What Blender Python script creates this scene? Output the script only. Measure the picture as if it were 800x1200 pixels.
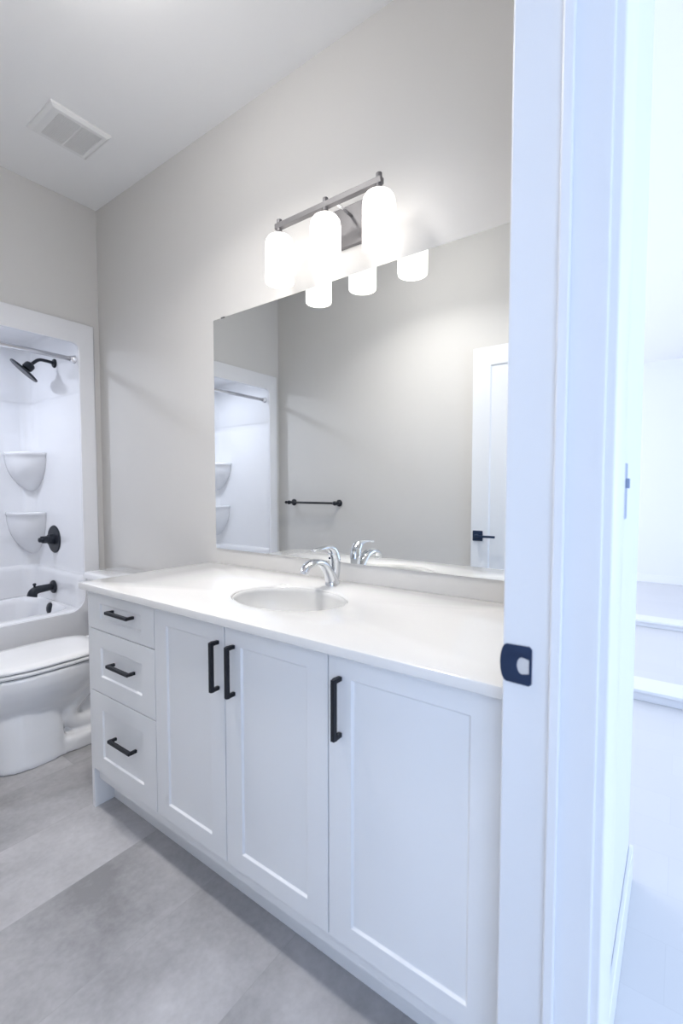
import bpy, bmesh, math
from mathutils import Vector, Matrix
PI = math.pi
for o in list(bpy.data.objects): bpy.data.objects.remove(o)
SC = bpy.context.scene
COL = SC.collection

# ------------------------------------------------------------------ camera
CAM_H, YAW, PITCH = 1.19, 0.940009, 0.0487022
cam_data = bpy.data.cameras.new('camera'); cam = bpy.data.objects.new('camera', cam_data); COL.objects.link(cam)
cam.location = (0, 0, CAM_H)
cam.rotation_euler = (PI/2 - PITCH, 0, -YAW)
cam_data.sensor_fit = 'HORIZONTAL'; cam_data.sensor_width = 24.0; cam_data.lens = 545.36/800*24
cam_data.clip_start = 0.02
cam_data.dof.use_dof = True; cam_data.dof.focus_distance = 1.9; cam_data.dof.aperture_fstop = 3.4
SC.camera = cam
# ------------------------------------------------------------------ exposure
SC.view_settings.view_transform = 'Standard'; SC.view_settings.look = 'None'
SC.view_settings.gamma = 1.0; SC.view_settings.use_curve_mapping = False
SC.view_settings.exposure = 1.68
# ------------------------------------------------------------------ world (blue daylight outside)
world = bpy.data.worlds.new('world'); SC.world = world; world.use_nodes = True
bg = world.node_tree.nodes['Background']; bg.inputs[0].default_value = (.62, .78, 1.0, 1); bg.inputs[1].default_value = 0.6
# ------------------------------------------------------------------ lights
def area(name, loc, target, sx, sy, power, col):
    l = bpy.data.lights.new(name, 'AREA'); l.shape = 'RECTANGLE'; l.size = sx; l.size_y = sy; l.energy = power; l.color = col
    o = bpy.data.objects.new(name, l); COL.objects.link(o); o.location = loc
    o.rotation_euler = (Vector(target) - Vector(loc)).to_track_quat('-Z', 'Y').to_euler(); return o
DAY = (.54, .68, 1.0)
area('daylight_hall_window', (2.4, -3.32, 1.35), (2.4, 0, 1.2), 5.6, 2.1, 21, DAY)
area('daylight_hall_window_west', (-2.12, -1.5, 1.4), (2, -1.3, 1.2), 1.9, 1.9, 10.5, DAY)
area('daylight_living_window', (4.4, 4.62, 1.4), (4.4, 0, 1.2), 3.6, 2.0, 50, (.92, .91, 1.0))
LAMP_STRENGTH = .70
BULB_STRENGTH = 17
TUB_LIGHT_POWER = 2.1
FILL_DOME_GLOW = 5.8  # glow of the unseen dome added as fill
FILL_LAMP_POWER = 3.4

# ------------------------------------------------------------------ materials
def mat(name, col, rough=.5, metal=0., spec=.5, coat=0., noise=None, bump=None):
    m = bpy.data.materials.new(name); m.use_nodes = True; nt = m.node_tree; b = nt.nodes['Principled BSDF']
    b.inputs['Base Color'].default_value = (*col, 1); b.inputs['Roughness'].default_value = rough
    b.inputs['Metallic'].default_value = metal; b.inputs['Specular IOR Level'].default_value = spec
    b.inputs['Coat Weight'].default_value = coat; b.inputs['Coat Roughness'].default_value = .05
    tc = nt.nodes.new('ShaderNodeTexCoord')
    if noise:
        sc, amt = noise
        n = nt.nodes.new('ShaderNodeTexNoise'); n.inputs['Scale'].default_value = sc; n.inputs['Detail'].default_value = 4
        nt.links.new(tc.outputs['Object'], n.inputs['Vector'])
        r = nt.nodes.new('ShaderNodeMapRange'); r.inputs[3].default_value = 1-amt; r.inputs[4].default_value = 1+amt
        nt.links.new(n.outputs['Fac'], r.inputs[0])
        v = nt.nodes.new('ShaderNodeVectorMath'); v.operation = 'SCALE'; v.inputs[0].default_value = col
        nt.links.new(r.outputs[0], v.inputs['Scale']); nt.links.new(v.outputs[0], b.inputs['Base Color'])
    if bump:
        sc, st = bump
        n = nt.nodes.new('ShaderNodeTexNoise'); n.inputs['Scale'].default_value = sc; n.inputs['Detail'].default_value = 3
        nt.links.new(tc.outputs['Object'], n.inputs['Vector'])
        bp = nt.nodes.new('ShaderNodeBump'); bp.inputs['Strength'].default_value = st; bp.inputs['Distance'].default_value = .002
        nt.links.new(n.outputs['Fac'], bp.inputs['Height']); nt.links.new(bp.outputs[0], b.inputs['Normal'])
    return m
M_wall = mat('greige_wall_paint', (.665, .653, .635), .75, noise=(6, .01), bump=(260, .12))
M_ceil = mat('white_ceiling_paint', (.90, .90, .90), .9, bump=(220, .1))
M_hallwall = mat('pale_hall_wall_paint', (.80, .81, .83), .8, bump=(260, .1))
M_trim = mat('white_trim_paint', (.83, .84, .86), .35, bump=(30, .03))
M_cab = mat('white_cabinet_lacquer', (.88, .89, .905), .38, noise=(3, .006))
M_door = mat('white_door_paint', (.80, .82, .85), .4, bump=(40, .03))
M_counter = mat('white_cultured_marble', (.80, .795, .788), .12, coat=.4, noise=(5, .006))
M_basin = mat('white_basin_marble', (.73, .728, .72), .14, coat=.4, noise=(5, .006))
M_porc = mat('white_porcelain', (.84, .845, .86), .08, coat=.6, noise=(4, .004))
M_seat = mat('white_seat_plastic', (.88, .88, .885), .18, noise=(4, .004))
M_acryl = mat('white_tub_acrylic', (.83, .835, .86), .10, coat=.5, noise=(3, .004))
M_black = mat('matte_black_metal', (.012, .014, .020), .42, .3, bump=(300, .05))
M_blackp = mat('matte_black_bronze', (.02, .024, .034), .38, .4, bump=(300, .05))
M_chrome = mat('polished_chrome', (.70, .72, .75), .06, 1., noise=(8, .01))
M_nickel = mat('brushed_nickel', (.17, .165, .17), .5, .3, noise=(90, .05))
M_rod = mat('satin_steel_rod', (.80, .80, .82), .22, 1., noise=(60, .03))
M_grille = mat('white_vent_plastic', (.82, .82, .815), .5, noise=(5, .005))
M_grille_in = mat('grey_vent_louvre', (.80, .80, .79), .6, noise=(5, .01))
M_gapshade = mat('dark_gap_shade', (.05, .05, .055), .7, noise=(20, .02))  # near-black colour standing in for shade between toilet parts
M_blue = mat('blued_steel_strike', (.016, .034, .085), .4, .35, bump=(200, .05))
M_hole = mat('latch_bore_wood', (.70, .68, .66), .7, noise=(60, .06))
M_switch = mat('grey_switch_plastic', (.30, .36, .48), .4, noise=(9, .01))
M_glass = mat('window_glass', (1, 1, 1), .0); M_glass.node_tree.nodes['Principled BSDF'].inputs['Transmission Weight'].default_value = 1
M_mirror = mat('mirror_silver', (.93, .945, .94), .0, 1., noise=(1, .001))
M_medge = mat('mirror_polished_edge', (.80, .84, .84), .15, noise=(30, .02))

def emis(name, col, s, base=(.9, .9, .9)):
    m = mat(name, base, .3, noise=(4, .004)); b = m.node_tree.nodes['Principled BSDF']
    b.inputs['Emission Color'].default_value = (*col, 1); b.inputs['Emission Strength'].default_value = s; return m
M_shade = emis('lit_opal_glass', (1.0, .955, .90), LAMP_STRENGTH)
M_bulb = emis('lit_bulb', (1.0, .95, .88), BULB_STRENGTH)
M_fill_dome = emis('added_fill_dome_glass', (1.0, .97, .94), FILL_DOME_GLOW)
M_led = emis('lit_led_disc', (.93, .96, 1.0), 14)

def floor_mat():
    m = bpy.data.materials.new('grey_concrete_look_tile'); m.use_nodes = True; nt = m.node_tree; N = nt.nodes; Lk = nt.links
    b = N['Principled BSDF']; b.inputs['Roughness'].default_value = .42; b.inputs['Specular IOR Level'].default_value = .5
    tc = N.new('ShaderNodeTexCoord'); mp = N.new('ShaderNodeMapping'); Lk.new(tc.outputs['Object'], mp.inputs[0])
    mp.inputs['Location'].default_value = (-.29, -.152, 0)
    br = N.new('ShaderNodeTexBrick'); br.offset = .5; br.offset_frequency = 2
    br.inputs['Scale'].default_value = 1; br.inputs['Brick Width'].default_value = 1.22; br.inputs['Row Height'].default_value = .324
    br.inputs['Mortar Size'].default_value = .0008; br.inputs['Mortar Smooth'].default_value = .3
    br.inputs['Color1'].default_value = (.0, .0, .0, 1); br.inputs['Color2'].default_value = (1, 1, 1, 1); br.inputs['Mortar'].default_value = (.5, .5, .5, 1)
    Lk.new(mp.outputs[0], br.inputs['Vector'])
    # each tile shifts the cloudy pattern by its own tone
    sc = N.new('ShaderNodeVectorMath'); sc.operation = 'SCALE'; sc.inputs['Scale'].default_value = 7; Lk.new(br.outputs['Color'], sc.inputs[0])
    ad = N.new('ShaderNodeVectorMath'); ad.operation = 'ADD'; Lk.new(tc.outputs['Object'], ad.inputs[0]); Lk.new(sc.outputs[0], ad.inputs[1])
    n1 = N.new('ShaderNodeTexNoise'); n1.inputs['Scale'].default_value = 3.0; n1.inputs['Detail'].default_value = 6; n1.inputs['Roughness'].default_value = .6
    Lk.new(ad.outputs[0], n1.inputs['Vector'])
    n2 = N.new('ShaderNodeTexNoise'); n2.inputs['Scale'].default_value = 60; n2.inputs['Detail'].default_value = 5; Lk.new(ad.outputs[0], n2.inputs['Vector'])
    mx = N.new('ShaderNodeMix'); mx.data_type = 'FLOAT'; mx.inputs[0].default_value = .18; Lk.new(n1.outputs['Fac'], mx.inputs[2]); Lk.new(n2.outputs['Fac'], mx.inputs[3])
    m2 = N.new('ShaderNodeMath'); m2.operation = 'MULTIPLY_ADD'; Lk.new(br.outputs['Color'], m2.inputs[0]); m2.inputs[1].default_value = .15; Lk.new(mx.outputs[0], m2.inputs[2])
    cr = N.new('ShaderNodeValToRGB'); e = cr.color_ramp.elements
    e[0].position = .38; e[0].color = (.27, .266, .272, 1); e[1].position = .82; e[1].color = (.60, .59, .605, 1)
    Lk.new(m2.outputs[0], cr.inputs[0])
    mm = N.new('ShaderNodeMix'); mm.data_type = 'RGBA'; Lk.new(br.outputs['Fac'], mm.inputs[0]); Lk.new(cr.outputs[0], mm.inputs[6]); mm.inputs[7].default_value = (.36, .355, .36, 1)
    Lk.new(mm.outputs[2], b.inputs['Base Color'])
    bp = N.new('ShaderNodeBump'); bp.inputs['Strength'].default_value = .15; bp.inputs['Distance'].default_value = .002; bp.invert = True
    Lk.new(br.outputs['Fac'], bp.inputs['Height']); Lk.new(bp.outputs[0], b.inputs['Normal'])
    return m
def plank_mat():
    m = bpy.data.materials.new('pale_oak_planks'); m.use_nodes = True; nt = m.node_tree; N = nt.nodes; Lk = nt.links
    b = N['Principled BSDF']; b.inputs['Roughness'].default_value = .3
    tc = N.new('ShaderNodeTexCoord')
    br = N.new('ShaderNodeTexBrick'); br.offset = .37; br.inputs['Scale'].default_value = 1; br.inputs['Brick Width'].default_value = 1.3; br.inputs['Row Height'].default_value = .18
    br.inputs['Mortar Size'].default_value = .001
    br.inputs['Color1'].default_value = (.66, .665, .67, 1); br.inputs['Color2'].default_value = (.68, .685, .69, 1); br.inputs['Mortar'].default_value = (.63, .635, .64, 1)
    mp = N.new('ShaderNodeMapping'); mp.inputs['Rotation'].default_value = (0, 0, PI/2); Lk.new(tc.outputs['Object'], mp.inputs[0]); Lk.new(mp.outputs[0], br.inputs['Vector'])
    Lk.new(br.outputs['Color'], b.inputs['Base Color']); return m
M_floor = floor_mat(); M_plank = plank_mat()

# ------------------------------------------------------------------ geometry helpers
def prop(o, label=None, cat=None, group=None, kind=None):
    for k, v in (('label', label), ('category', cat), ('group', group), ('kind', kind)):
        if v: o[k] = v
    return o
def link_bm(name, bm, m, parent=None, smooth=False, bevel=0, seg=2, label=None, keep_normals=False):
    if not keep_normals: bmesh.ops.recalc_face_normals(bm, faces=bm.faces)
    if parent is not None:
        bmesh.ops.translate(bm, vec=-wloc(parent), verts=bm.verts)
    me = bpy.data.meshes.new(name); bm.to_mesh(me); bm.free()
    for mm in (m if isinstance(m, (list, tuple)) else [m]): me.materials.append(mm)
    o = bpy.data.objects.new(name, me); COL.objects.link(o)
    if parent is not None: o.parent = parent
    if smooth:
        for p in me.polygons: p.use_smooth = True
    if bevel:
        md = o.modifiers.new('bevel', 'BEVEL'); md.width = bevel; md.segments = seg; md.limit_method = 'ANGLE'; md.angle_limit = .6
        for p in me.polygons: p.use_smooth = True
        md.harden_normals = True
    if label: o['label'] = label
    return o
def wloc(o):
    v = Vector((0, 0, 0))
    while o is not None: v += o.location; o = o.parent
    return v
def empty(name, loc, label=None, cat=None, group=None, kind=None):
    o = bpy.data.objects.new(name, None); COL.objects.link(o); o.location = loc; o.empty_display_size = .1
    return prop(o, label, cat, group, kind)
def box(bm, x0, x1, y0, y1, z0, z1, mi=0):
    vs = [bm.verts.new((x, y, z)) for x in (x0, x1) for y in (y0, y1) for z in (z0, z1)]
    for q in ((0, 1, 3, 2), (4, 6, 7, 5), (0, 4, 5, 1), (2, 3, 7, 6), (0, 2, 6, 4), (1, 5, 7, 3)):
        f = bm.faces.new([vs[i] for i in q]); f.material_index = mi
    return vs
def B(*boxes):
    bm = bmesh.new()
    for b in boxes: box(bm, *b)
    return bm
def frame_of(d):
    d = Vector(d).normalized(); u = Vector((0, 0, 1)) if abs(d.z) < .9 else Vector((1, 0, 0))
    s = d.cross(u).normalized(); return d, s, s.cross(d).normalized()
def lathe(bm, base, axis, prof, n=32, cap=True, mi=0):
    """prof: list of (radius, distance along axis)"""
    d, s, u = frame_of(axis); base = Vector(base); rings = []
    for r, t in prof:
        c = base + d*t
        if r < 1e-6: rings.append([bm.verts.new(c)])
        else: rings.append([bm.verts.new(c + s*(r*math.cos(2*PI*k/n)) + u*(r*math.sin(2*PI*k/n))) for k in range(n)])
    for a, b in zip(rings, rings[1:]):
        for k in range(n):
            k2 = (k+1) % n
            if len(a) == 1 and len(b) == 1: continue
            if len(a) == 1: f = bm.faces.new((a[0], b[k2], b[k]))
            elif len(b) == 1: f = bm.faces.new((a[k], a[k2], b[0]))
            else: f = bm.faces.new((a[k], a[k2], b[k2], b[k]))
            f.material_index = mi
    if cap:
        for r in (rings[0], rings[-1]):
            if len(r) > 2: bm.faces.new(r).material_index = mi
    return bm
def spline(pts, per=8):
    pts = [Vector(p) for p in pts]; P = [2*pts[0]-pts[1]] + pts + [2*pts[-1]-pts[-2]]; out = []
    for i in range(1, len(P)-2):
        for k in range(per):
            t = k/per; a, b, c, d = P[i-1], P[i], P[i+1], P[i+2]
            out.append(.5*((2*b) + (c-a)*t + (2*a-5*b+4*c-d)*t*t + (3*b-a-3*c+d)*t**3))
    out.append(pts[-1]); return out
def tube(bm, pts, rad, n=16, per=8, flat=None, mi=0):
    """rad: number or list per control point; flat: (side scale, up scale) per control point or one"""
    C = spline(pts, per) if per > 1 else [Vector(p) for p in pts]; m = len(C)
    def lerp(lst, i):
        t = i/(m-1)*(len(lst)-1); k = min(int(t), len(lst)-2); f = t-k
        a, b = lst[k], lst[k+1]
        return a*(1-f)+b*f if not isinstance(a, tuple) else tuple(x*(1-f)+y*f for x, y in zip(a, b))
    rings = []; ps = None
    for i, c in enumerate(C):
        t = (C[min(i+1, m-1)] - C[max(i-1, 0)]).normalized()
        if ps is None: _, s, u = frame_of(t)
        else: s = (ps - t*ps.dot(t)).normalized(); u = s.cross(t).normalized()
        ps = s
        r = rad if not isinstance(rad, (list, tuple)) else lerp(list(rad), i)
        fs = (1, 1) if flat is None else (flat if isinstance(flat, tuple) else lerp(flat, i))
        rings.append([bm.verts.new(c + s*(r*fs[0]*math.cos(2*PI*k/n)) + u*(r*fs[1]*math.sin(2*PI*k/n))) for k in range(n)])
    for a, b in zip(rings, rings[1:]):
        for k in range(n): bm.faces.new((a[k], a[(k+1) % n], b[(k+1) % n], b[k])).material_index = mi
    bm.faces.new(rings[0]); bm.faces.new(rings[-1]); return bm
def loft(bm, rings, cap0=True, cap1=True, closed=True, mi=0):
    R = [[bm.verts.new(p) for p in r] for r in rings]; n = len(R[0])
    for a, b in zip(R, R[1:]):
        for k in range(n if closed else n-1):
            k2 = (k+1) % n; bm.faces.new((a[k], a[k2], b[k2], b[k])).material_index = mi
    if cap0: bm.faces.new(R[0]).material_index = mi
    if cap1: bm.faces.new(R[-1]).material_index = mi
    return R
def rrect(x0, x1, y0, y1, r, n=8):
    """rounded rectangle, counter-clockwise; r a number or four (x1y0, x1y1, x0y1, x0y0)"""
    rr = r if isinstance(r, (list, tuple)) else (r,)*4; out = []
    for (cx, cy, a0, q) in ((x1-rr[0], y0+rr[0], -PI/2, rr[0]), (x1-rr[1], y1-rr[1], 0, rr[1]), (x0+rr[2], y1-rr[2], PI/2, rr[2]), (x0+rr[3], y0+rr[3], PI, rr[3])):
        for k in range(n+1): a = a0 + PI/2*k/n; out.append((cx+q*math.cos(a), cy+q*math.sin(a)))
    return out
def plate(name, outlines, thick, bevel, m, matrix, parent=None, smooth=True, label=None):
    """outline polygons (first outer, then holes) in local XY, extruded +-thick/2 with rounded edges, placed by matrix"""
    cu = bpy.data.curves.new(name+'_outline', 'CURVE'); cu.dimensions = '2D'; cu.fill_mode = 'BOTH'
    cu.extrude = max(thick/2-bevel, 0); cu.bevel_depth = bevel; cu.bevel_resolution = 2; cu.offset = -bevel
    for pl in outlines:
        s = cu.splines.new('POLY'); s.points.add(len(pl)-1); s.use_cyclic_u = True
        for p, q in zip(s.points, pl): p.co = (q[0], q[1], 0, 1)
    t = bpy.data.objects.new('tmp', cu); COL.objects.link(t)
    dg = bpy.context.evaluated_depsgraph_get(); dg.update(); me = bpy.data.meshes.new_from_object(t.evaluated_get(dg))
    bm = bmesh.new(); bm.from_mesh(me); bpy.data.objects.remove(t); bpy.data.curves.remove(cu); bpy.data.meshes.remove(me)
    bmesh.ops.remove_doubles(bm, verts=bm.verts, dist=1e-5)
    bm.transform(matrix)
    for f in bm.faces: f.material_index = 0
    o = link_bm(name, bm, m, parent, label=label)
    if smooth:
        for p in o.data.polygons: p.use_smooth = True
        shade_by_angle(o)
    return o
def shade_by_angle(o, ang=.6):
    me = o.data; bm = bmesh.new(); bm.from_mesh(me)
    for e in bm.edges: e.smooth = len(e.link_faces) == 2 and e.calc_face_angle(0) < ang
    bm.to_mesh(me); bm.free()
def MX(xa, ya, origin):
    """matrix sending local x, y to world vectors xa, ya"""
    xa = Vector(xa); ya = Vector(ya); za = xa.cross(ya)
    return Matrix((( xa.x, ya.x, za.x, origin[0]), (xa.y, ya.y, za.y, origin[1]), (xa.z, ya.z, za.z, origin[2]), (0, 0, 0, 1)))
def struct(name, bm, m, label=None, bevel=0, parent=None):
    o = link_bm(name, bm, m, parent, bevel=bevel)
    if parent is None: prop(o, label, None, None, 'structure'); 
    return o

# ------------------------------------------------------------------ the room
W, XL = 1.40, -.114           # mirror wall, towel bar wall
YD0, YD1 = .10, .207          # doorway wall: hall face, bathroom face
YF, YB = 2.78, 3.56           # far wall face, back of tub alcove
ZC = 2.795                    # ceiling
XJ, XH = .74, -.08            # jamb faces (latch side, hinge side)
ZD = 2.075                    # head of the opening
XE = 1.62                     # outer corner of the bathroom block on the hall
HX, HY0, HY1, HXW = 7.1, -3.2, 4.5, -2.0

struct('floor', B((XL, W, YD0+.05, YF+.01, -.03, 0)), M_floor, 'grey concrete look tile floor of the bathroom')
struct('floor_hall', B((HXW, HX, HY0, YD0+.05, -.03, 0), (XE, HX, YD0+.05, HY1, -.03, 0)), M_plank, 'pale plank floor of the hall outside the doorway')
struct('ceiling', B((XL-.1, W+.1, YD0, YB+.1, ZC, ZC+.05)), M_ceil, 'flat white bathroom ceiling')
struct('ceiling_hall', B((HXW, HX, HY0, YD0, ZC, ZC+.05), (W+.1, HX, YD0, HY1, ZC, ZC+.05)), M_ceil, 'white ceiling of the hall outside')
struct('wall_right', B((W, W+.1, YD1, YB+.1, 0, ZC)), M_wall, 'greige wall that carries the mirror')
struct('wall_left', B((XL-.1, XL, YD1, YB+.1, 0, ZC)), M_wall, 'greige wall with the towel bar')
struct('wall_far', B((XL, W, YF, YF+.09, 2.121, ZC), (1.345, W, YF, YF+.09, 0, 2.121), (XL, -.060, YF, YF+.09, 0, 2.121)), M_wall, 'greige wall above and beside the tub alcove')
struct('wall_alcove_back', B((XL, W, YB, YB+.1, 0, ZC)), M_wall, 'wall behind the tub surround')
def two_sided(name, x0, x1, z0, z1, label):     # greige inside the bathroom, pale in the hall
    bm = bmesh.new(); box(bm, x0, x1, YD0, YD1, z0, z1, 0)
    for f in bm.faces:
        if all(abs(v.co.y-YD0) < 1e-4 for v in f.verts): f.material_index = 1
    return bm
bm = bmesh.new()
for a in ((XJ+.02, W, 0, ZC), (XH-.02, XJ+.02, ZD+.02, ZC), (XL, XH-.02, 0, ZC)): box(bm, a[0], a[1], YD0, YD1, a[2], a[3])
box(bm, W, XE, YD0, YD1, 0, ZC); box(bm, HXW, XL, YD0, YD1, 0, ZC)
for f in bm.faces:
    if all(abs(v.co.y-YD0) < 1e-4 for v in f.verts) or any(v.co.x > W+.01 for v in f.verts) or any(v.co.x < XL-.01 for v in f.verts): f.material_index = 1
struct('wall_door', bm, [M_wall, M_hallwall], 'wall around the doorway the photo is taken through')
struct('wall_hall_corner', B((W+.1, XE, YD1, HY1, 0, ZC)), M_hallwall, 'outer hall side of the bathroom block')
struct('wall_hall_far', B((HX, HX+.1, HY0, HY1, 0, ZC)), M_hallwall, 'pale far wall beyond the hall')
struct('wall_hall_south', B((HXW, -.4, HY0-.1, HY0, 0, ZC), (5.2, HX, HY0-.1, HY0, 0, ZC), (-.4, 5.2, HY0-.1, HY0, 0, .3), (-.4, 5.2, HY0-.1, HY0, 2.4, ZC)), M_hallwall, 'hall wall with the wide window')
struct('wall_hall_west', B((HXW-.1, HXW, HY0, -2.45, 0, ZC), (HXW-.1, HXW, -.55, YD1, 0, ZC), (HXW-.1, HXW, -2.45, -.55, 0, .45), (HXW-.1, HXW, -2.45, -.55, 2.35, ZC)), M_hallwall, 'hall wall with the narrow window')
struct('wall_hall_north', B((XE, 2.6, HY1, HY1+.1, 0, ZC), (6.2, HX, HY1, HY1+.1, 0, ZC), (2.6, 6.2, HY1, HY1+.1, 0, .4), (2.6, 6.2, HY1, HY1+.1, 2.4, ZC)), M_hallwall, 'end wall of the living space')
def window(name, x0, x1, y0, y1, z0, z1, label):
    root = prop(empty(name, ((x0+x1)/2, (y0+y1)/2, z0)), label, None, None, 'structure')
    bm = bmesh.new(); t = .06
    alongx = (x1-x0) > (y1-y0)
    def bar(a0, a1, c0, c1):
        if alongx: box(bm, a0, a1, y0, y1, c0, c1)
        else: box(bm, x0, x1, a0, a1, c0, c1)
    a0, a1 = (x0, x1) if alongx else (y0, y1)
    bar(a0, a1, z0, z0+t); bar(a0, a1, z1-t, z1); bar(a0, a0+t, z0+t, z1-t); bar(a1-t, a1, z0+t, z1-t)
    n = max(1, round((a1-a0)/1.4))
    for i in range(1, n): c = a0+(a1-a0)*i/n; bar(c-.03, c+.03, z0+t, z1-t)
    link_bm('window_frame', bm, M_trim, root, bevel=.004)
window('window_1', -.4, 5.2, HY0-.08, HY0-.02, .3, 2.4, 'wide white framed hall window')
window('window_2', HXW-.08, HXW-.02, -2.45, -.55, .45, 2.35, 'narrow white framed hall window')
window('window_3', 2.6, 6.2, HY1+.02, HY1+.08, .4, 2.4, 'white framed window of the living space')

# baseboards
def baseboard(name, x0, x1, y0, y1, label):
    h = .105; bm = bmesh.new(); box(bm, x0, x1, y0, y1, 0, h); return struct(name, bm, M_trim, label, bevel=.004)
baseboard('baseboard_left', XL, XL+.012, .25, YF-.006, 'white baseboard along the towel bar wall')
baseboard('baseboard_right', W-.012, W, 1.76, YF-.006, 'white baseboard behind the toilet')
baseboard('baseboard_hall', XJ+.085, XE+.012, YD0-.012, YD0, 'white baseboard of the hall to the right of the doorway')
baseboard('baseboard_hall_corner', XE, XE+.012, YD0, HY1, 'white baseboard around the hall corner')
baseboard('baseboard_hall_far', HX-.014, HX, HY0, HY1, 'white baseboard of the far hall wall')

# door frame (trim_1): jambs, stops, casings, strike plate
tr = prop(empty('trim_1', (XJ, YD0, 0)), 'white painted door frame with a dark strike plate', None, None, 'structure')
link_bm('jamb', B((XJ, XJ+.02, YD0-.012, YD1+.016, 0, ZD+.02)), M_trim, tr, bevel=.003)
link_bm('jamb', B((XH-.02, XH, YD0-.012, YD1+.016, 0, ZD+.02)), M_trim, tr, bevel=.003)
link_bm('head_jamb', B((XH, XJ, YD0-.012, YD1+.016, ZD, ZD+.02)), M_trim, tr, bevel=.003)
link_bm('door_stop', B((XJ-.010, XJ, .136, .152, 0, ZD)), M_trim, tr, bevel=.003)
link_bm('door_stop', B((XH, XH+.010, .136, .152, 0, ZD)), M_trim, tr, bevel=.003)
link_bm('door_stop', B((XH+.01, XJ-.01, .136, .152, ZD-.010, ZD)), M_trim, tr, bevel=.003)
for nm, x0, x1 in (('casing', XJ+.005, XJ+.075), ('casing', XH-.075, XH-.005)):
    bm = bmesh.new(); inner = x0 if x0 > 0 else x1; outer = x1 if x0 > 0 else x0
    ys = YD0; prof = [(inner, ys), (inner, ys-.024), (inner*.75+outer*.25, ys-.029), (inner*.2+outer*.8, ys-.032), (outer, ys-.030), (outer, ys)]
    loft(bm, [[(p[0], p[1], 0) for p in prof], [(p[0], p[1], ZD+.075) for p in prof]]); link_bm('casing', bm, M_trim, tr, bevel=.003)
link_bm('casing', B((XH-.005, XJ+.005, YD0-.030, YD0, ZD+.005, ZD+.075)), M_trim, tr, bevel=.003)
link_bm('casing', B((XJ+.005, XJ+.055, YD1, YD1+.014, 0, ZD+.055)), M_trim, tr, bevel=.003)
link_bm('casing', B((XH-.005, XJ+.005, YD1, YD1+.014, ZD+.005, ZD+.055)), M_trim, tr, bevel=.003)
# strike plate: curved lip on the room side, D-shaped latch hole
sx0, sx1, sz0, sz1 = .178, .2225, .886, .948
out = [(sx0+.004, sz0), (sx0, sz0+.004), (sx0, sz1-.004), (sx0+.004, sz1)]
for k in range(9):
    a = PI/2 - PI*k/8; out.append((sx1-.006+.010*math.cos(a), (sz0+sz1)/2 + (sz1-sz0)/2*math.sin(a)*.97))
hc = ((sx0+.0135), (sz0+sz1)/2)
hole = [(hc[0]-.0095, hc[1]-.012), (hc[0]-.0095, hc[1]+.010)]
for k in range(9):
    a = PI/2 - PI*k/8; hole.append((hc[0]+.001+.008*math.cos(a), hc[1]-.001+.0135*math.sin(a)))
strike = plate('strike_plate', [out, hole], .002, .0006, M_blue, MX((0, 1, 0), (0, 0, 1), (XJ-.0012, 0, 0)), tr, label='dark blue black strike plate with a latch hole')
link_bm('latch_bore', B((XJ-.0006, XJ-.0002, hc[0]-.011, hc[0]+.011, hc[1]-.015, hc[1]+.015)), M_hole, strike)

# open door (door_1): one tall recessed panel, lying along the towel bar wall
dr = prop(empty('door_1', (-.078, .235, .01)), 'open white shaker door against the towel bar wall', None, None, 'structure')
def shaker(name, m, parent, P0, ua, va, na, w, h, th, st, rt, rb, depth, slope=.006, both=False, label=None, bev=.0015):
    """front board at P0 spanning ua*w, va*h, thickness th behind (−na); stiles st, rails rt/rb, recessed field"""
    bm = bmesh.new(); P0 = Vector(P0); ua = Vector(ua); va = Vector(va); na = Vector(na)
    pt = lambda a, b, c: P0 + ua*a + va*b + na*c
    def rect(a0, a1, b0, b1, c): return [bm.verts.new(pt(*q, c)) for q in ((a0, b0), (a1, b0), (a1, b1), (a0, b1))]
    def face(c0, sgn):
        o = rect(0, w, 0, h, c0); i = rect(st, w-st, rb, h-rt, c0); f = rect(st+slope, w-st-slope, rb+slope, h-rt-slope, c0-sgn*depth)
        for A, Bq in ((o, i), (i, f)):
            for k in range(4): bm.faces.new((A[k], A[(k+1) % 4], Bq[(k+1) % 4], Bq[k]))
        bm.faces.new(f); return o
    o1 = face(0, 1)
    if both: o2 = face(-th, -1)
    else: o2 = rect(0, w, 0, h, -th); bm.faces.new(o2)
    for k in range(4): bm.faces.new((o1[k], o1[(k+1) % 4], o2[(k+1) % 4], o2[k]))
    return link_bm(name, bm, m, parent, bevel=bev, seg=2, label=label)
shaker('door_leaf', M_door, dr, (-.060, .235, .012), (0, 1, 0), (0, 0, 1), (1, 0, 0), .833, 2.045, .035, .108, .112, .2, .007, .008, both=True)
hd = plate('door_handle', [rrect(.992, 1.054, .868, .932, .003, 3)], .009, .0015, M_blue, MX((0, 1, 0), (0, 0, 1), (-.0555, 0, 0)), dr, label='black lever handle on a square rose')
bm = bmesh.new(); lathe(bm, (-.051, 1.023, .900), (1, 0, 0), [(.011, 0), (.011, .030), (.009, .034)], 20)
link_bm('handle_neck', bm, M_blue, hd, smooth=False, bevel=.001)
link_bm('lever', B((-.026, -.016, .905, 1.034, .893, .907)), M_blue, hd, bevel=.002)
for z in (.28, 1.06, 1.84):
    bm = bmesh.new(); lathe(bm, (-.066, .228, z), (0, 0, 1), [(.0, -.048), (.006, -.046), (.006, .046), (0, .048)], 14); link_bm('hinge', bm, M_blue, dr, smooth=True)

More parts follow.
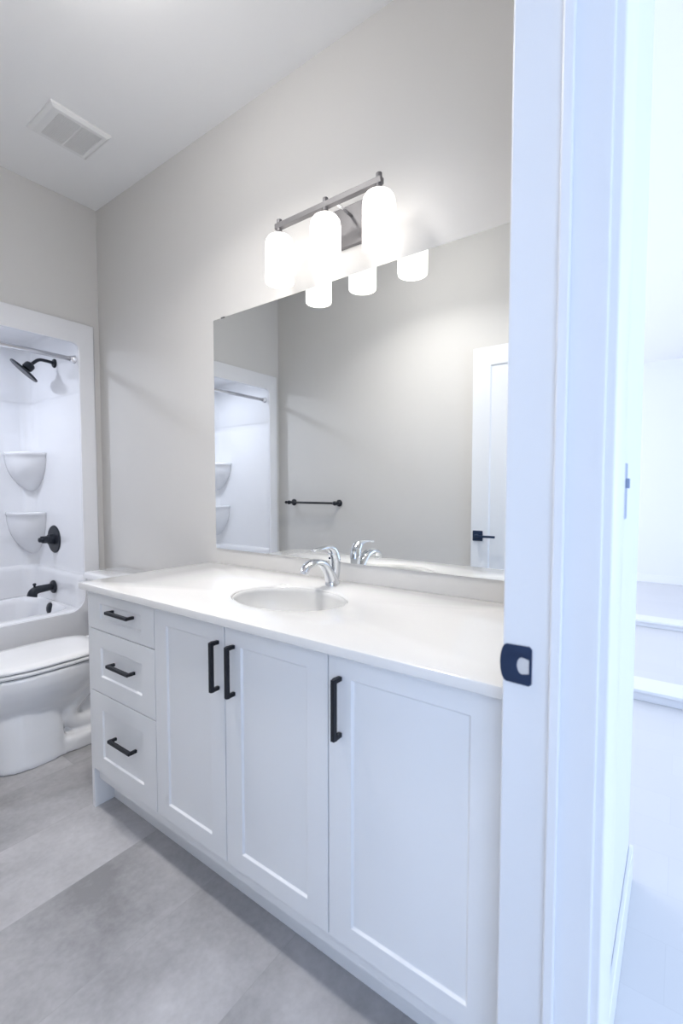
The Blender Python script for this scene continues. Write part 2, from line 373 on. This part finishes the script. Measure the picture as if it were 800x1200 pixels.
# ------------------------------------------------------------------ vanity cabinet
CF = .815                                    # face of doors and drawers
VY0, VY1 = YD1+.003, 1.757
van = empty('vanity_cabinet', ((CF+W)/2, (VY0+VY1)/2, 0), 'long white shaker vanity cabinet under the countertop, three drawers and three doors', 'vanity cabinet')
link_bm('side_panel', B((CF+.004, W-.002, VY1-.018, VY1, 0, .826)), M_cab, van, bevel=.0012)
link_bm('cabinet_box', B((CF+.022, CF+.038, VY0, VY1-.018, .105, .826), (W-.014, W-.002, VY0, VY1-.018, .105, .826), (CF+.038, W-.014, VY0, VY1-.018, .105, .121), (CF+.038, W-.014, VY0, VY0+.016, .121, .826), (CF+.038, W-.014, 1.314, 1.330, .121, .826)), M_cab, van, bevel=.001)
link_bm('toe_kick', B((.892, .908, VY0, VY1-.018, 0, .105)), M_cab, van, bevel=.001)
def pull(parent, y, z, L, vertical):
    s, r = .010, .031
    x0 = CF-r
    bm = bmesh.new()
    if vertical: box(bm, x0, x0+s, y-s/2, y+s/2, z-L/2, z+L/2); [box(bm, x0+s, CF-.0005, y-s/2, y+s/2, c-s/2, c+s/2) for c in (z-L/2+s/2, z+L/2-s/2)]
    else: box(bm, x0, x0+s, y-L/2, y+L/2, z-s/2, z+s/2); [box(bm, x0+s, CF-.0005, c-s/2, c+s/2, z-s/2, z+s/2) for c in (y-L/2+s/2, y+L/2-s/2)]
    bmesh.ops.remove_doubles(bm, verts=bm.verts, dist=1e-5)
    return link_bm('handle', bm, M_black, parent, bevel=.0012, label='matte black bar pull')
def front(name, ya, yb, za, zb, st, rl, dp=.006):
    g = .0015
    return shaker(name, M_cab, van, (CF, yb-g, za+g), (0, -1, 0), (0, 0, 1), (-1, 0, 0), yb-ya-2*g, zb-za-2*g, .018, st, rl, rl, dp, .004)
YS = [1.737, 1.322, .988, .633, .238]
d = front('drawer', YS[1], YS[0], .687, .826, .075, .040); pull(d, 1.502, .770, .137, False)
d = front('drawer', YS[1], YS[0], .457, .687, .075, .060); pull(d, 1.502, .585, .137, False)
d = front('drawer', YS[1], YS[0], .157, .457, .075, .060); pull(d, 1.502, .322, .137, False)
d = front('door', YS[2], YS[1], .157, .826, .062, .050); pull(d, 1.013, .709, .137, True)
d = front('door', YS[3], YS[2], .157, .826, .062, .050); pull(d, .949, .709, .137, True)
d = front('door', YS[4], YS[3], .157, .826, .062, .050); pull(d, .598, .709, .137, True)
link_bm('filler_strip', B((CF+.001, CF+.022, VY0, YS[4]-.0015, .105, .826)), M_cab, van, bevel=.001)

# countertop with integral oval basin
ct = empty('countertop', (1.10, .99, .826), 'glossy white countertop with an integral oval basin on the vanity', 'countertop')
ZT, CX0, CX1, CY0, CY1 = .850, .797, W-.002, VY0, 1.777
SXc, SYc, SA, SB = 1.078, .997, .150, .207
NE = 96
def ell(sx, sy, z, cx=SXc): return [(cx+sx*math.cos(2*PI*k/NE), SYc+sy*math.sin(2*PI*k/NE), z) for k in range(NE)]
def outer(z, ins):
    x0, x1, y0, y1 = CX0+ins, CX1-ins, CY0+ins, CY1-ins; out = []
    for k in range(NE):
        a = 2*PI*k/NE; dx, dy = math.cos(a), math.sin(a); t = 1e9
        if dx > 1e-9: t = min(t, (x1-SXc)/dx)
        if dx < -1e-9: t = min(t, (x0-SXc)/dx)
        if dy > 1e-9: t = min(t, (y1-SYc)/dy)
        if dy < -1e-9: t = min(t, (y0-SYc)/dy)
        out.append([SXc+dx*t, SYc+dy*t, z])
    for c in ((x0, y0), (x1, y0), (x1, y1), (x0, y1)):      # snap the nearest point to each corner
        q = min(out, key=lambda p: (p[0]-c[0])**2+(p[1]-c[1])**2); q[0], q[1] = c
    return [tuple(p) for p in out]
bm = bmesh.new()
loft(bm, [outer(ZT-.024, .002), outer(ZT-.022, 0), outer(ZT-.004, 0), outer(ZT-.001, .001), outer(ZT, .004), ell(SA+.004, SB+.004, ZT), ell(SA+.001, SB+.001, ZT-.0008), ell(SA-.002, SB-.002, ZT-.004), ell(SA-.004, SB-.004, ZT-.024)], cap0=False, cap1=False)
ls = link_bm('countertop_slab', bm, M_counter, ct, smooth=True); shade_by_angle(ls, .5)
bm = bmesh.new(); rings = []
for k in range(15):
    t = k/14; s = math.cos(t*PI/2*.93)**.55; rings.append(ell((SA-.0036)*s, (SB-.0036)*s, ZT-.005-.125*math.sin(t*PI/2)**1.0, SXc+.02*t))
loft(bm, rings, cap0=False); ls = link_bm('sink_basin', bm, M_basin, ct, smooth=True)
ls.modifiers.new('solid', 'SOLIDIFY').thickness = .004
bm = bmesh.new(); lathe(bm, (SXc+.02, SYc, ZT-.131), (0, 0, 1), [(.0, .0), (.031, 0), (.031, .003), (.026, .005), (.018, .004), (.016, .007), (0, .008)], 28); link_bm('drain', bm, M_chrome, ct, smooth=True)

# faucet: arched spout towards the basin, curled lever over it
fa = empty('faucet', (1.318, 1.0, ZT), 'chrome single lever faucet standing behind the basin', 'faucet')
fx, fy = 1.318, 1.0
bm = bmesh.new()
tube(bm, [(fx-.006, fy, ZT+.0008), (fx-.012, fy, ZT+.022), (fx-.030, fy, ZT+.052), (fx-.062, fy, ZT+.082), (fx-.105, fy, ZT+.092), (fx-.142, fy, ZT+.082), (fx-.158, fy, ZT+.064)],
     [.026, .0215, .0185, .017, .0165, .0165, .0145], n=24, per=8, flat=[(1.0, 1.05), (1, 1), (1.05, .95), (1.15, .8), (1.25, .72), (1.2, .75), (1.1, .85)])
link_bm('spout', bm, M_chrome, fa, smooth=True)
bm = bmesh.new()
tube(bm, [(fx+.004, fy, ZT+.002), (fx+.012, fy, ZT+.05), (fx+.010, fy, ZT+.092), (fx-.002, fy, ZT+.118)], [.016, .019, .021, .018], n=24, per=8)
link_bm('faucet_body', bm, M_chrome, fa, smooth=True)
bm = bmesh.new()
tube(bm, [(fx+.006, fy, ZT+.108), (fx-.008, fy, ZT+.126), (fx-.040, fy, ZT+.136), (fx-.082, fy, ZT+.135), (fx-.112, fy, ZT+.131)], [.0195, .0185, .0125, .0105, .0095], n=20, per=8, flat=[(1, 1), (1, .85), (1.1, .55), (1.25, .42), (1.0, .4)])
link_bm('lever_handle', bm, M_chrome, fa, smooth=True)
bm = bmesh.new(); lathe(bm, (fx-.158, fy, ZT+.066), (-.35, 0, -1), [(.0115, 0), (.0115, .006), (.009, .007), (0, .007)], 20); link_bm('aerator', bm, M_chrome, fa, smooth=False)
bm = bmesh.new(); lathe(bm, (fx-.008, fy-.0, ZT+.098), (-1, 0, -.1), [(.0035, .01), (.0035, .014), (0, .0145)], 12); link_bm('indicator_dot', bm, M_blue, fa, smooth=True)

# ------------------------------------------------------------------ mirror
mi = empty('wall_mirror', (W, 1.02, .918), 'large frameless rectangular mirror on the wall above the countertop', 'mirror')
MY0, MY1, MZ0, MZ1 = .29, 1.738, .918, 1.954
bm = B((W-.0062, W-.0005, MY0, MY1, MZ0, MZ1))
for f in bm.faces:
    f.material_index = 0 if all(abs(v.co.x-(W-.0062)) < 1e-5 for v in f.verts) else 1
link_bm('mirror_glass', bm, [M_mirror, M_medge], mi)
for y in (1.672, .36):
    link_bm('mirror_clip', B((W-.0085, W-.0005, y-.011, y+.011, MZ1+.0001, MZ1+.002), (W-.0085, W-.0064, y-.011, y+.011, MZ1-.003, MZ1+.002)), M_nickel, mi)

# ------------------------------------------------------------------ vanity light with three lit shades
LX, LZ = 1.28, 2.150
vl = empty('vanity_light', (W, 1.0, LZ), 'three shade vanity light with grey metal bar above the mirror, lit', 'wall light')
plate('backplate', [rrect(.885, 1.120, 2.052, 2.192, .004, 3)], .018, .003, M_nickel, MX((0, 1, 0), (0, 0, 1), (W-.0095, 0, 0)), vl)
for y in (.965,):
    bm = bmesh.new(); tube(bm, [(W-.016, y, 2.150), (LX+.002, y, 2.150)], .0055, 12, per=1); link_bm('arm', bm, M_rod, vl, smooth=True)
bm = bmesh.new(); tube(bm, [(W-.016, 1.062, 2.150), (LX+.002, 1.062, 2.150)], .0055, 12, per=1); link_bm('arm', bm, M_rod, vl, smooth=True)
link_bm('bar', B((LX-.010, LX+.010, .778, 1.232, 2.140, 2.160)), M_nickel, vl, bevel=.002)
for y in (1.216, 1.002, .790):
    bm = bmesh.new(); lathe(bm, (LX, y, 2.110), (0, 0, 1), [(.019, 0), (.019, .012), (.010, .020), (.010, .050), (.0095, .056), (.0095, .064), (.0, .066)], 24); cp = link_bm('socket_cap', bm, M_nickel, vl, smooth=False, bevel=.001)
    bm = bmesh.new(); R0 = .0525
    prof = [(.018, 2.117), (.030, 2.1155), (.042, 2.108), (.0495, 2.096), (R0, 2.078), (R0, 1.955), (R0-.001, 1.948), (R0-.004, 1.948), (R0-.004, 2.075), (.045, 2.092), (.030, 2.108), (.018, 2.112)]
    lathe(bm, (LX, y, 0), (0, 0, 1), prof, 48, cap=False); sh = link_bm('lamp_shade', bm, M_shade, vl, smooth=True, label='lit white opal glass cylinder shade')
    bm = bmesh.new(); lathe(bm, (LX, y, 2.106), (0, 0, -1), [(.013, 0), (.014, .03), (.024, .06), (.027, .085), (.02, .105), (0, .113)], 24); link_bm('bulb', bm, M_bulb, sh, smooth=True)

# ------------------------------------------------------------------ ceiling exhaust vent
ev = empty('exhaust_vent', (1.03, 2.275, ZC), 'white square exhaust fan grille on the ceiling near the tub', 'ceiling vent')
gx0, gx1, gy0, gy1 = .905, 1.158, 2.140, 2.385
bm = bmesh.new()
r0 = [(gx0, gy0), (gx1, gy0), (gx1, gy1), (gx0, gy1)]
def rg(ix0, ix1, iy0, iy1, z): return [(gx0+ix0, gy0+iy0, z), (gx1-ix1, gy0+iy0, z), (gx1-ix1, gy1-iy1, z), (gx0+ix0, gy1-iy1, z)]
loft(bm, [rg(0, 0, 0, 0, ZC), rg(0, 0, 0, 0, ZC-.007), rg(.014, .014, .014, .014, ZC-.017), rg(.045, .028, .030, .030, ZC-.017), rg(.047, .030, .032, .032, ZC-.010)], cap0=False)
link_bm('vent_frame', bm, M_grille, ev, bevel=.0015)
bm = bmesh.new(); n = 22
xa, xb, ya, yb = gx0+.046, gx1-.029, gy0+.031, gy1-.031
for k in range(n):
    y = ya + (yb-ya)*(k+.5)/n; box(bm, xa, xb, y-.0026, y+.0026, ZC-.016, ZC-.009)
link_bm('louvres', bm, M_grille_in, ev)
link_bm('divider', B(((xa+xb)/2-.003, (xa+xb)/2+.003, ya, yb, ZC-.0175, ZC-.009)), M_grille, ev)

# ------------------------------------------------------------------ towel bar on the left wall
tb = empty('towel_bar', (XL, 2.37, 1.08), 'black towel bar with round flanges on the left wall, seen in the mirror', 'towel bar')
bx, bz = XL+.062, 1.083
bm = bmesh.new(); tube(bm, [(bx, 2.112, bz), (bx, 2.632, bz)], .0085, 16, per=1); link_bm('bar', bm, M_black, tb, smooth=True)
for y, s in ((2.138, -1), (2.606, 1)):
    bm = bmesh.new(); lathe(bm, (XL+.0005, y, bz), (1, 0, 0), [(.0, 0), (.027, 0), (.027, .006), (.022, .010), (.012, .014), (.010, .030), (.010, .048), (.0155, .054), (.0165, .063), (.0155, .071), (.008, .076), (0, .077)], 28)
    p = link_bm('post', bm, M_black, tb, smooth=True)
    bm = bmesh.new(); lathe(bm, (bx, y+s*.014, bz), (0, s, 0), [(.0, 0), (.008, .001), (.007, .010), (.012, .016), (.013, .022), (.009, .029), (0, .031)], 20); link_bm('finial', bm, M_black, p, smooth=True)

# ------------------------------------------------------------------ tub and shower surround
ts = empty('tub_shower', (.643, 3.15, 0), 'glossy white one piece bathtub and shower surround in the alcove', 'bathtub')
FX0, FX1 = -.078, 1.3625          # front flange
OX0, OX1, OZ0, OZ1 = .010, 1.276, .495, 2.008
plate('front_flange', [rrect(FX0, FX1, .002, 2.125, .004, 3), rrect(OX0, OX1, OZ0, OZ1, (.085, .035, .035, .085), 10)], .018, .006, M_acryl,
      MX((1, 0, 0), (0, 0, 1), (0, YF-.0095, 0)), ts)
SX0, SX1, SYF, SYB = -.004, 1.290, YF-.0015, 3.482
def plan(off, z, r=.075, n=10):    # open path from the front right, round the back, to the front left
    x0, x1, y1 = SX0+off, SX1-off, SYB-off; o0 = min(off, .012)
    ys = [0, .012, .03, .05, .07] + [.07+(y1-r-SYF-.07)*k/8 for k in range(1, 8)]; fl = lambda d: o0+(off-o0)*(1-max(0, 1-d/.07)**2)
    pts = [(SX1-fl(d), SYF+d, z) for d in ys]
    for k in range(n+1): a = PI/2*k/n; pts.append((x1-r+r*math.cos(a), y1-r+r*math.sin(a), z))
    for k in range(1, 12): pts.append((x1-r+(x0-x1+2*r)*k/12, y1, z))
    for k in range(n+1): a = PI/2+PI/2*k/n; pts.append((x0+r+r*math.cos(a), y1-r+r*math.sin(a), z))
    pts += [(SX0+fl(d), SYF+d, z) for d in reversed(ys)]
    return pts
bm = bmesh.new()
lv = [(.488, .034), (.53, .030), (.662, .026), (.684, .022), (.692, .012), (.696, .004), (.72, 0), (1.70, 0), (1.735, .001), (1.748, .007), (1.752, .010), (2.05, .010), (2.09, .016), (2.108, .035), (2.118, .06)]
R_ = loft(bm, [plan(o, z) for z, o in lv], cap0=False, cap1=False, closed=False)
bm.faces.new(R_[-1])              # domed roof, closed over the tub
link_bm('surround_wall', bm, M_acryl, ts, smooth=True); shade_by_angle(bpy.data.objects[ts.children[-1].name], .9)
# tub deck and basin
def tubring(ix, iyf, iyb, z, r, n=8): return [(p[0], p[1], z) for p in rrect(SX0+ix, SX1-ix, SYF+iyf, SYB-iyb, r, n)]
bm = bmesh.new()
loft(bm, [tubring(.010, 0, .028, .4925, .03), tubring(.014, .008, .028, .497, .05), tubring(.046, .034, .110, .505, .10), tubring(.060, .050, .125, .499, .11), tubring(.072, .058, .135, .470, .12),
          tubring(.105, .060, .150, .22, .14), tubring(.14, .09, .18, .14, .15), tubring(.22, .16, .24, .115, .12)], cap0=False)
link_bm('tub_basin', bm, M_acryl, ts, smooth=True)
link_bm('apron_rib', B((.0, 1.28, YF-.018, YF-.012, .03, .05)), M_acryl, ts, bevel=.002)
def corner_shelf(side, zt, depth, rx, ry):
    cx = SX1 if side > 0 else SX0; cy = SYB; n = 20; rings = []
    def ring(s, z, e=2.3):
        pts = [(cx+side*.004, cy+.004, z)]
        for k in range(n+1):
            a = PI/2*k/n; c, d = math.cos(a)**(2/e), math.sin(a)**(2/e)
            pts.append((cx + side*.003*(1) - side*rx*s*d, cy+.003 - ry*s*c, z))
        return pts
    bm = bmesh.new()
    rings = [ring(.93, zt-.006), ring(.96, zt-.001), ring(.985, zt), ring(1., zt-.004), ring(1., zt-.016), ring(.965, zt-.024)]
    for k in range(1, 15):
        t = k/14; rings.append(ring(max(.02, .965*(1-t**2.1)**.75), zt-.024-depth*t, 2.0))
    loft(bm, rings); return link_bm('corner_shelf', bm, M_acryl, ts, smooth=True)
for side in (1, -1):
    corner_shelf(side, 1.425, .235, .165, .232)
    corner_shelf(side, 1.045, .270, .165, .205)
bm = bmesh.new(); lathe(bm, (1.10, 3.10, .119), (0, 0, 1), [(0, 0), (.03, 0), (.03, .004), (.012, .006), (0, .006)], 20); link_bm('tub_drain', bm, M_blackp, ts, smooth=True)
# black trim mounted on the side wall
XW_ = SX1
sh = empty('wall_shower', (XW_, 3.075, 1.945), 'black round rain shower on a curved arm high on the tub wall', 'shower head')
bm = bmesh.new(); lathe(bm, (XW_-.009, 3.075, 1.948), (-1, 0, 0), [(0, 0), (.026, 0), (.027, .006), (.022, .012), (.012, .014)], 24, cap=True); link_bm('flange', bm, M_blackp, sh, smooth=False, bevel=.001)
bm = bmesh.new(); tube(bm, [(XW_-.012, 3.075, 1.948), (1.235, 3.072, 1.952), (1.190, 3.068, 1.948), (1.150, 3.062, 1.915)], .0095, 16, per=8); link_bm('arm', bm, M_blackp, sh, smooth=True)
hax = Vector((-.62, .27, -.76)).normalized()
bm = bmesh.new(); hb = Vector((1.152, 3.062, 1.917)); lathe(bm, hb, hax, [(.0, -.004), (.014, 0), (.024, .006), (.028, .014), (.028, .040), (.020, .046), (.020, .050), (.0, .050)], 24); link_bm('swivel_joint', bm, M_blackp, sh, bevel=.001)
bm = bmesh.new(); lathe(bm, hb+hax*.048, hax, [(.0, 0), (.022, 0), (.060, .004), (.081, .006), (.084, .009), (.084, .015), (.081, .018), (.0, .018)], 40); link_bm('spray_plate', bm, M_blackp, sh, bevel=.001)
vv = empty('shower_valve', (XW_, 3.175, .878), 'black round shower valve plate with a knob above the tub spout', 'shower valve')
bm = bmesh.new(); lathe(bm, (XW_, 3.175, .878), (-1, 0, 0), [(0, 0), (.087, 0), (.087, .003), (.082, .008), (.0, .010)], 48); link_bm('escutcheon', bm, M_blackp, vv, bevel=.001)
bm = bmesh.new(); lathe(bm, (XW_-.006, 3.175, .878), (-1, 0, 0), [(0, 0), (.033, 0), (.031, .030), (.027, .034), (.023, .036), (.022, .062), (.019, .065), (.015, .067), (.015, .080), (.012, .084), (0, .085)], 32); link_bm('knob', bm, M_blackp, vv, bevel=.0008)
link_bm('lever', B((XW_-.079, XW_-.064, 3.169, 3.181, .862, .900)), M_blackp, vv, bevel=.002)
sp = empty('tub_spout', (XW_-.026, 3.125, .585), 'black tub spout with diverter pin over the bathtub rim', 'tub spout')
bm = bmesh.new(); lathe(bm, (XW_-.031, 3.125, .588), (-1, 0, 0), [(0, 0), (.040, 0), (.040, .008), (.034, .014), (0, .015)], 32); link_bm('flange', bm, M_blackp, sp, bevel=.001)
bm = bmesh.new(); tube(bm, [(XW_-.040, 3.125, .590), (1.205, 3.124, .587), (1.165, 3.123, .584), (1.142, 3.122, .572), (1.134, 3.121, .548)], [.021, .022, .0235, .0255, .0275], n=24, per=8); link_bm('spout_body', bm, M_blackp, sp, smooth=True)
bm = bmesh.new(); lathe(bm, (1.150, 3.122, .598), (0, 0, 1), [(0, 0), (.006, 0), (.006, .014), (.010, .018), (.010, .024), (.006, .028), (0, .029)], 16); link_bm('diverter_knob', bm, M_blackp, sp, smooth=True)
op = empty('overflow_plate', (1.215, 3.10, .44), 'small black overflow cover low on the tub end below the spout', 'overflow cover')
bm = bmesh.new(); lathe(bm, (1.224, 3.100, .462), (-1, 0, .1), [(0, 0), (.036, 0), (.036, .006), (.030, .012), (.010, .018), (0, .019)], 32); link_bm('cover', bm, M_blackp, op, smooth=True)
cr = empty('curtain_rod', (.64, 2.825, 1.93), 'satin steel shower curtain rod across the top of the tub opening', 'curtain rod')
bm = bmesh.new(); tube(bm, [(OX0-.012, 2.822, 1.930), (SX1-.001, 2.822, 1.930)], .0125, 20, per=1); link_bm('rod', bm, M_rod, cr, smooth=True)
for x, s in ((SX1-.0005, -1), (SX0+.0005, 1)):
    bm = bmesh.new(); lathe(bm, (x, 2.822, 1.930), (s, 0, 0), [(0, 0), (.026, 0), (.026, .006), (.020, .022), (.016, .034), (.0, .034)], 28); link_bm('end_flange', bm, M_rod, cr, smooth=True)
# recessed light in the roof of the surround
rl = empty('recessed_light', (.60, 3.19, 2.118), 'round recessed light in the roof of the tub surround', 'recessed light')
bm = bmesh.new(); lathe(bm, (.60, 3.19, 2.117), (0, 0, -1), [(.050, 0), (.066, 0), (.066, .003), (.062, .006), (.050, .006)], 40, cap=False); link_bm('light_trim', bm, M_trim, rl, smooth=False)
bm = bmesh.new(); lathe(bm, (.60, 3.19, 2.1165), (0, 0, -1), [(0, 0), (.050, 0), (.050, .003), (0, .003)], 40); link_bm('light_lens', bm, M_led, rl)
pl = bpy.data.lights.new('recessed_lamp', 'AREA'); pl.shape = 'DISK'; pl.size = .09; pl.energy = TUB_LIGHT_POWER; pl.color = (.80, .86, 1.0); pl.spread = PI
po = bpy.data.objects.new('recessed_lamp', pl); COL.objects.link(po); po.parent = rl; po.location = (0, 0, -.010)

# flush ceiling light added out of view to fill ceiling and far wall 
cl = empty('added_ceiling_light', (.58, 1.27, ZC), 'round white fill light with a lit dome, added unseen on the bathroom ceiling', 'ceiling light')
bm = bmesh.new(); lathe(bm, (.58, 1.27, ZC), (0, 0, -1), [(.0, 0), (.165, 0), (.170, .004), (.170, .020), (.155, .026), (.150, .022), (0, .022)], 48); link_bm('light_housing', bm, M_trim, cl, smooth=False, bevel=.001)
bm = bmesh.new(); lathe(bm, (.58, 1.27, ZC-.022), (0, 0, -1), [(.150, 0), (.152, .030), (.146, .060), (.125, .088), (.090, .108), (.045, .118), (0, .120)], 48, cap=False); link_bm('fill_glass_dome', bm, M_fill_dome, cl, smooth=True, label='lit white glass dome of the added fill light')
pl = bpy.data.lights.new('added_fill_lamp', 'AREA'); pl.shape = 'DISK'; pl.size = .20; pl.spread = 2.4; pl.energy = FILL_LAMP_POWER; pl.color = (1.0, .97, .94)  # extra downward fill under the added dome
po = bpy.data.objects.new('added_fill_lamp', pl); COL.objects.link(po); po.parent = cl; po.location = (0, 0, -.147)

# ------------------------------------------------------------------ toilet
YT = 2.345
to = empty('toilet', (1.0, YT, 0), 'white two piece toilet with closed lid between vanity and tub', 'toilet')
def egg(xf, xb, b, z, n=48, e=2.0, xc=None, eb=2.4):
    """egg ring, front at xf (towards -x), back at xb, half width b"""
    xc = xc if xc is not None else xf+(xb-xf)*.5; out = []
    for k in range(n):
        a = 2*PI*k/n; c, s = math.cos(a), math.sin(a); q = eb if c > 0 else e
        cc = math.copysign(abs(c)**(2/q), c); ss = math.copysign(abs(s)**(2/q), s)
        out.append((xc + cc*((xb-xc) if c > 0 else (xc-xf)), YT + ss*b, z))
    return out
bm = bmesh.new()
loft(bm, [egg(.560, 1.17, .176, .405, xc=.86), egg(.558, 1.17, .178, .395, xc=.86), egg(.562, 1.17, .176, .355, xc=.86), egg(.575, 1.15, .166, .315, xc=.86),
          egg(.600, 1.10, .146, .265, xc=.86), egg(.640, 1.04, .118, .215, xc=.86), egg(.66, 1.0, .10, .18, xc=.85)])
loft(bm, [egg(.650, .945, .118, .26, xc=.80, eb=3.2, e=2.2), egg(.650, .93, .128, .20, xc=.80, eb=4, e=2.3), egg(.652, .93, .140, .10, xc=.80, eb=6, e=2.4), egg(.648, .935, .152, .015, xc=.80, eb=5, e=2.5), egg(.650, .96, .151, .0, xc=.80, eb=5, e=2.5)])
loft(bm, [[(p[0], p[1], z) for p in rrect(.90, 1.345, YT-b, YT+b, .06, 8)] for z, b in ((0, .150), (.05, .150), (.064, .144), (.070, .130))])
loft(bm, [[(p[0], p[1], z) for p in rrect(1.02, 1.345, YT-b, YT+b, .045, 8)] for z, b in ((.39, .105), (.37, .108), (.30, .070), (.22, .060), (.05, .062))])
loft(bm, [[(p[0], p[1], z) for p in rrect(.86, 1.15, YT-b, YT+b, .03, 8)] for z, b in ((.30, .060), (.20, .070), (.10, .074), (.03, .080))])
for s in (-1, 1):
    tube(bm, [(1.20, YT+s*.050, .345), (1.08, YT+s*.066, .275), (.985, YT+s*.074, .205), (.955, YT+s*.078, .150), (1.00, YT+s*.080, .105), (1.10, YT+s*.078, .105), (1.20, YT+s*.06, .15)], [.036, .042, .040, .036, .036, .036, .034], n=16, per=6)
    lathe(bm, (1.135, YT+s*.118, .062), (0, 0, 1), [(0, 0), (.034, 0), (.032, .012), (.02, .02), (0, .022)], 20)
bowl = link_bm('bowl', bm, M_porc, to, smooth=True)
rm = bowl.modifiers.new('fuse', 'REMESH'); rm.mode = 'VOXEL'; rm.voxel_size = .0075; rm.use_smooth_shade = True
sm = bowl.modifiers.new('smooth', 'SMOOTH'); sm.iterations = 8; sm.factor = .6
link_bm('tank_platform', B((1.15, 1.365, YT-.12, YT+.12, .385, .408)), M_porc, to, bevel=.008, seg=3)
bm = bmesh.new(); loft(bm, [egg(.570, 1.118, .166, .4035, xc=.85, eb=4), egg(.570, 1.118, .166, .4085, xc=.85, eb=4)]); link_bm('seat_gap_shade', bm, M_gapshade, to)  # dark sheet painted as the shade between bowl rim and seat
bm = bmesh.new(); loft(bm, [egg(.562, 1.125, .172, .408, xc=.85, eb=4), egg(.556, 1.13, .177, .411, xc=.85, eb=4), egg(.556, 1.13, .177, .423, xc=.85, eb=4), egg(.562, 1.125, .172, .4255, xc=.85, eb=4)]); link_bm('seat', bm, M_seat, to, smooth=True); shade_by_angle(to.children[-1], 1.1)
bm = bmesh.new(); loft(bm, [egg(.572, 1.12, .165, .4255, xc=.85, eb=4), egg(.572, 1.12, .165, .4292, xc=.85, eb=4)]); link_bm('lid_gap_shade', bm, M_gapshade, to)  # dark sheet painted as the shade between seat and lid
bm = bmesh.new(); loft(bm, [egg(.560, 1.12, .172, .429, xc=.85, eb=4), egg(.554, 1.125, .1775, .432, xc=.85, eb=4), egg(.556, 1.125, .176, .441, xc=.85, eb=4), egg(.570, 1.115, .165, .447, xc=.85, eb=4), egg(.62, 1.07, .13, .450, xc=.85, eb=4), egg(.72, .97, .06, .4515, xc=.85, eb=4)]); link_bm('lid', bm, M_seat, to, smooth=True); shade_by_angle(to.children[-1], 1.1)
for s in (-1, 1):
    bm = bmesh.new(); tube(bm, [(1.135, YT+s*.055, .428), (1.135, YT+s*.098, .428)], .015, 16, per=1); link_bm('seat_hinge', bm, M_seat, to, smooth=True)
bm = bmesh.new()
loft(bm, [[(p[0], p[1], z) for p in rrect(1.195+i, 1.385, YT-.225+i, YT+.225-i, (.04, .01, .01, .04), 6)] for z, i in ((.405, .022), (.42, .014), (.56, .006), (.715, 0))])
tk = link_bm('tank', bm, M_porc, to, smooth=True); shade_by_angle(tk, .8)
bm = bmesh.new()
loft(bm, [[(p[0], p[1], z) for p in rrect(1.178+i, 1.39-i*.3, YT-.238+i, YT+.238-i, (.055, .02, .02, .055), 8)] for z, i in ((.715, .008), (.718, 0), (.738, 0), (.747, .006), (.751, .018))])
tl = link_bm('tank_lid', bm, M_porc, to, smooth=True); shade_by_angle(tl, .9)
bm = bmesh.new(); lathe(bm, (1.200, YT-.165, .66), (-1, 0, 0), [(0, 0), (.016, 0), (.016, .006), (.010, .008), (.009, .016), (0, .016)], 20); fl = link_bm('flush_lever', bm, M_chrome, to, bevel=.001)
link_bm('lever_arm', B((1.176, 1.184, YT-.17, YT-.095, .652, .667)), M_chrome, fl, bevel=.003)

# ------------------------------------------------------------------ hall
sw = empty('light_switch', (1.115, YD0, 1.18), 'slim grey light switch plate on the hall wall, seen edge on', 'light switch')
plate('switch_plate', [rrect(1.08, 1.15, 1.128, 1.244, .005, 3)], .007, .0015, M_switch, MX((1, 0, 0), (0, 0, 1), (0, YD0-.0035, 0)), sw)
link_bm('toggle', B((1.108, 1.122, YD0-.014, YD0-.007, 1.192, 1.212)), M_switch, sw, bevel=.001)
# low white ledges made up to draw the bright bands on the hall floor
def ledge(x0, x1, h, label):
    r = empty('bright_band_ledge', ((x0+x1)/2, .6, 0), label, 'ledge', 'ledges added for bright bands on the hall floor')
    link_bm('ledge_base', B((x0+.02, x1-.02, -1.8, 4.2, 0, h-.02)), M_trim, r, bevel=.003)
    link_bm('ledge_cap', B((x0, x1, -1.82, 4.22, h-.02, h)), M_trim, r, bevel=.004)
ledge(3.05, 3.26, .07, 'nearer low white ledge added for a bright band on the hall floor')
ledge(4.75, 4.95, .06, 'farther low white ledge added for a bright band on the hall floor')
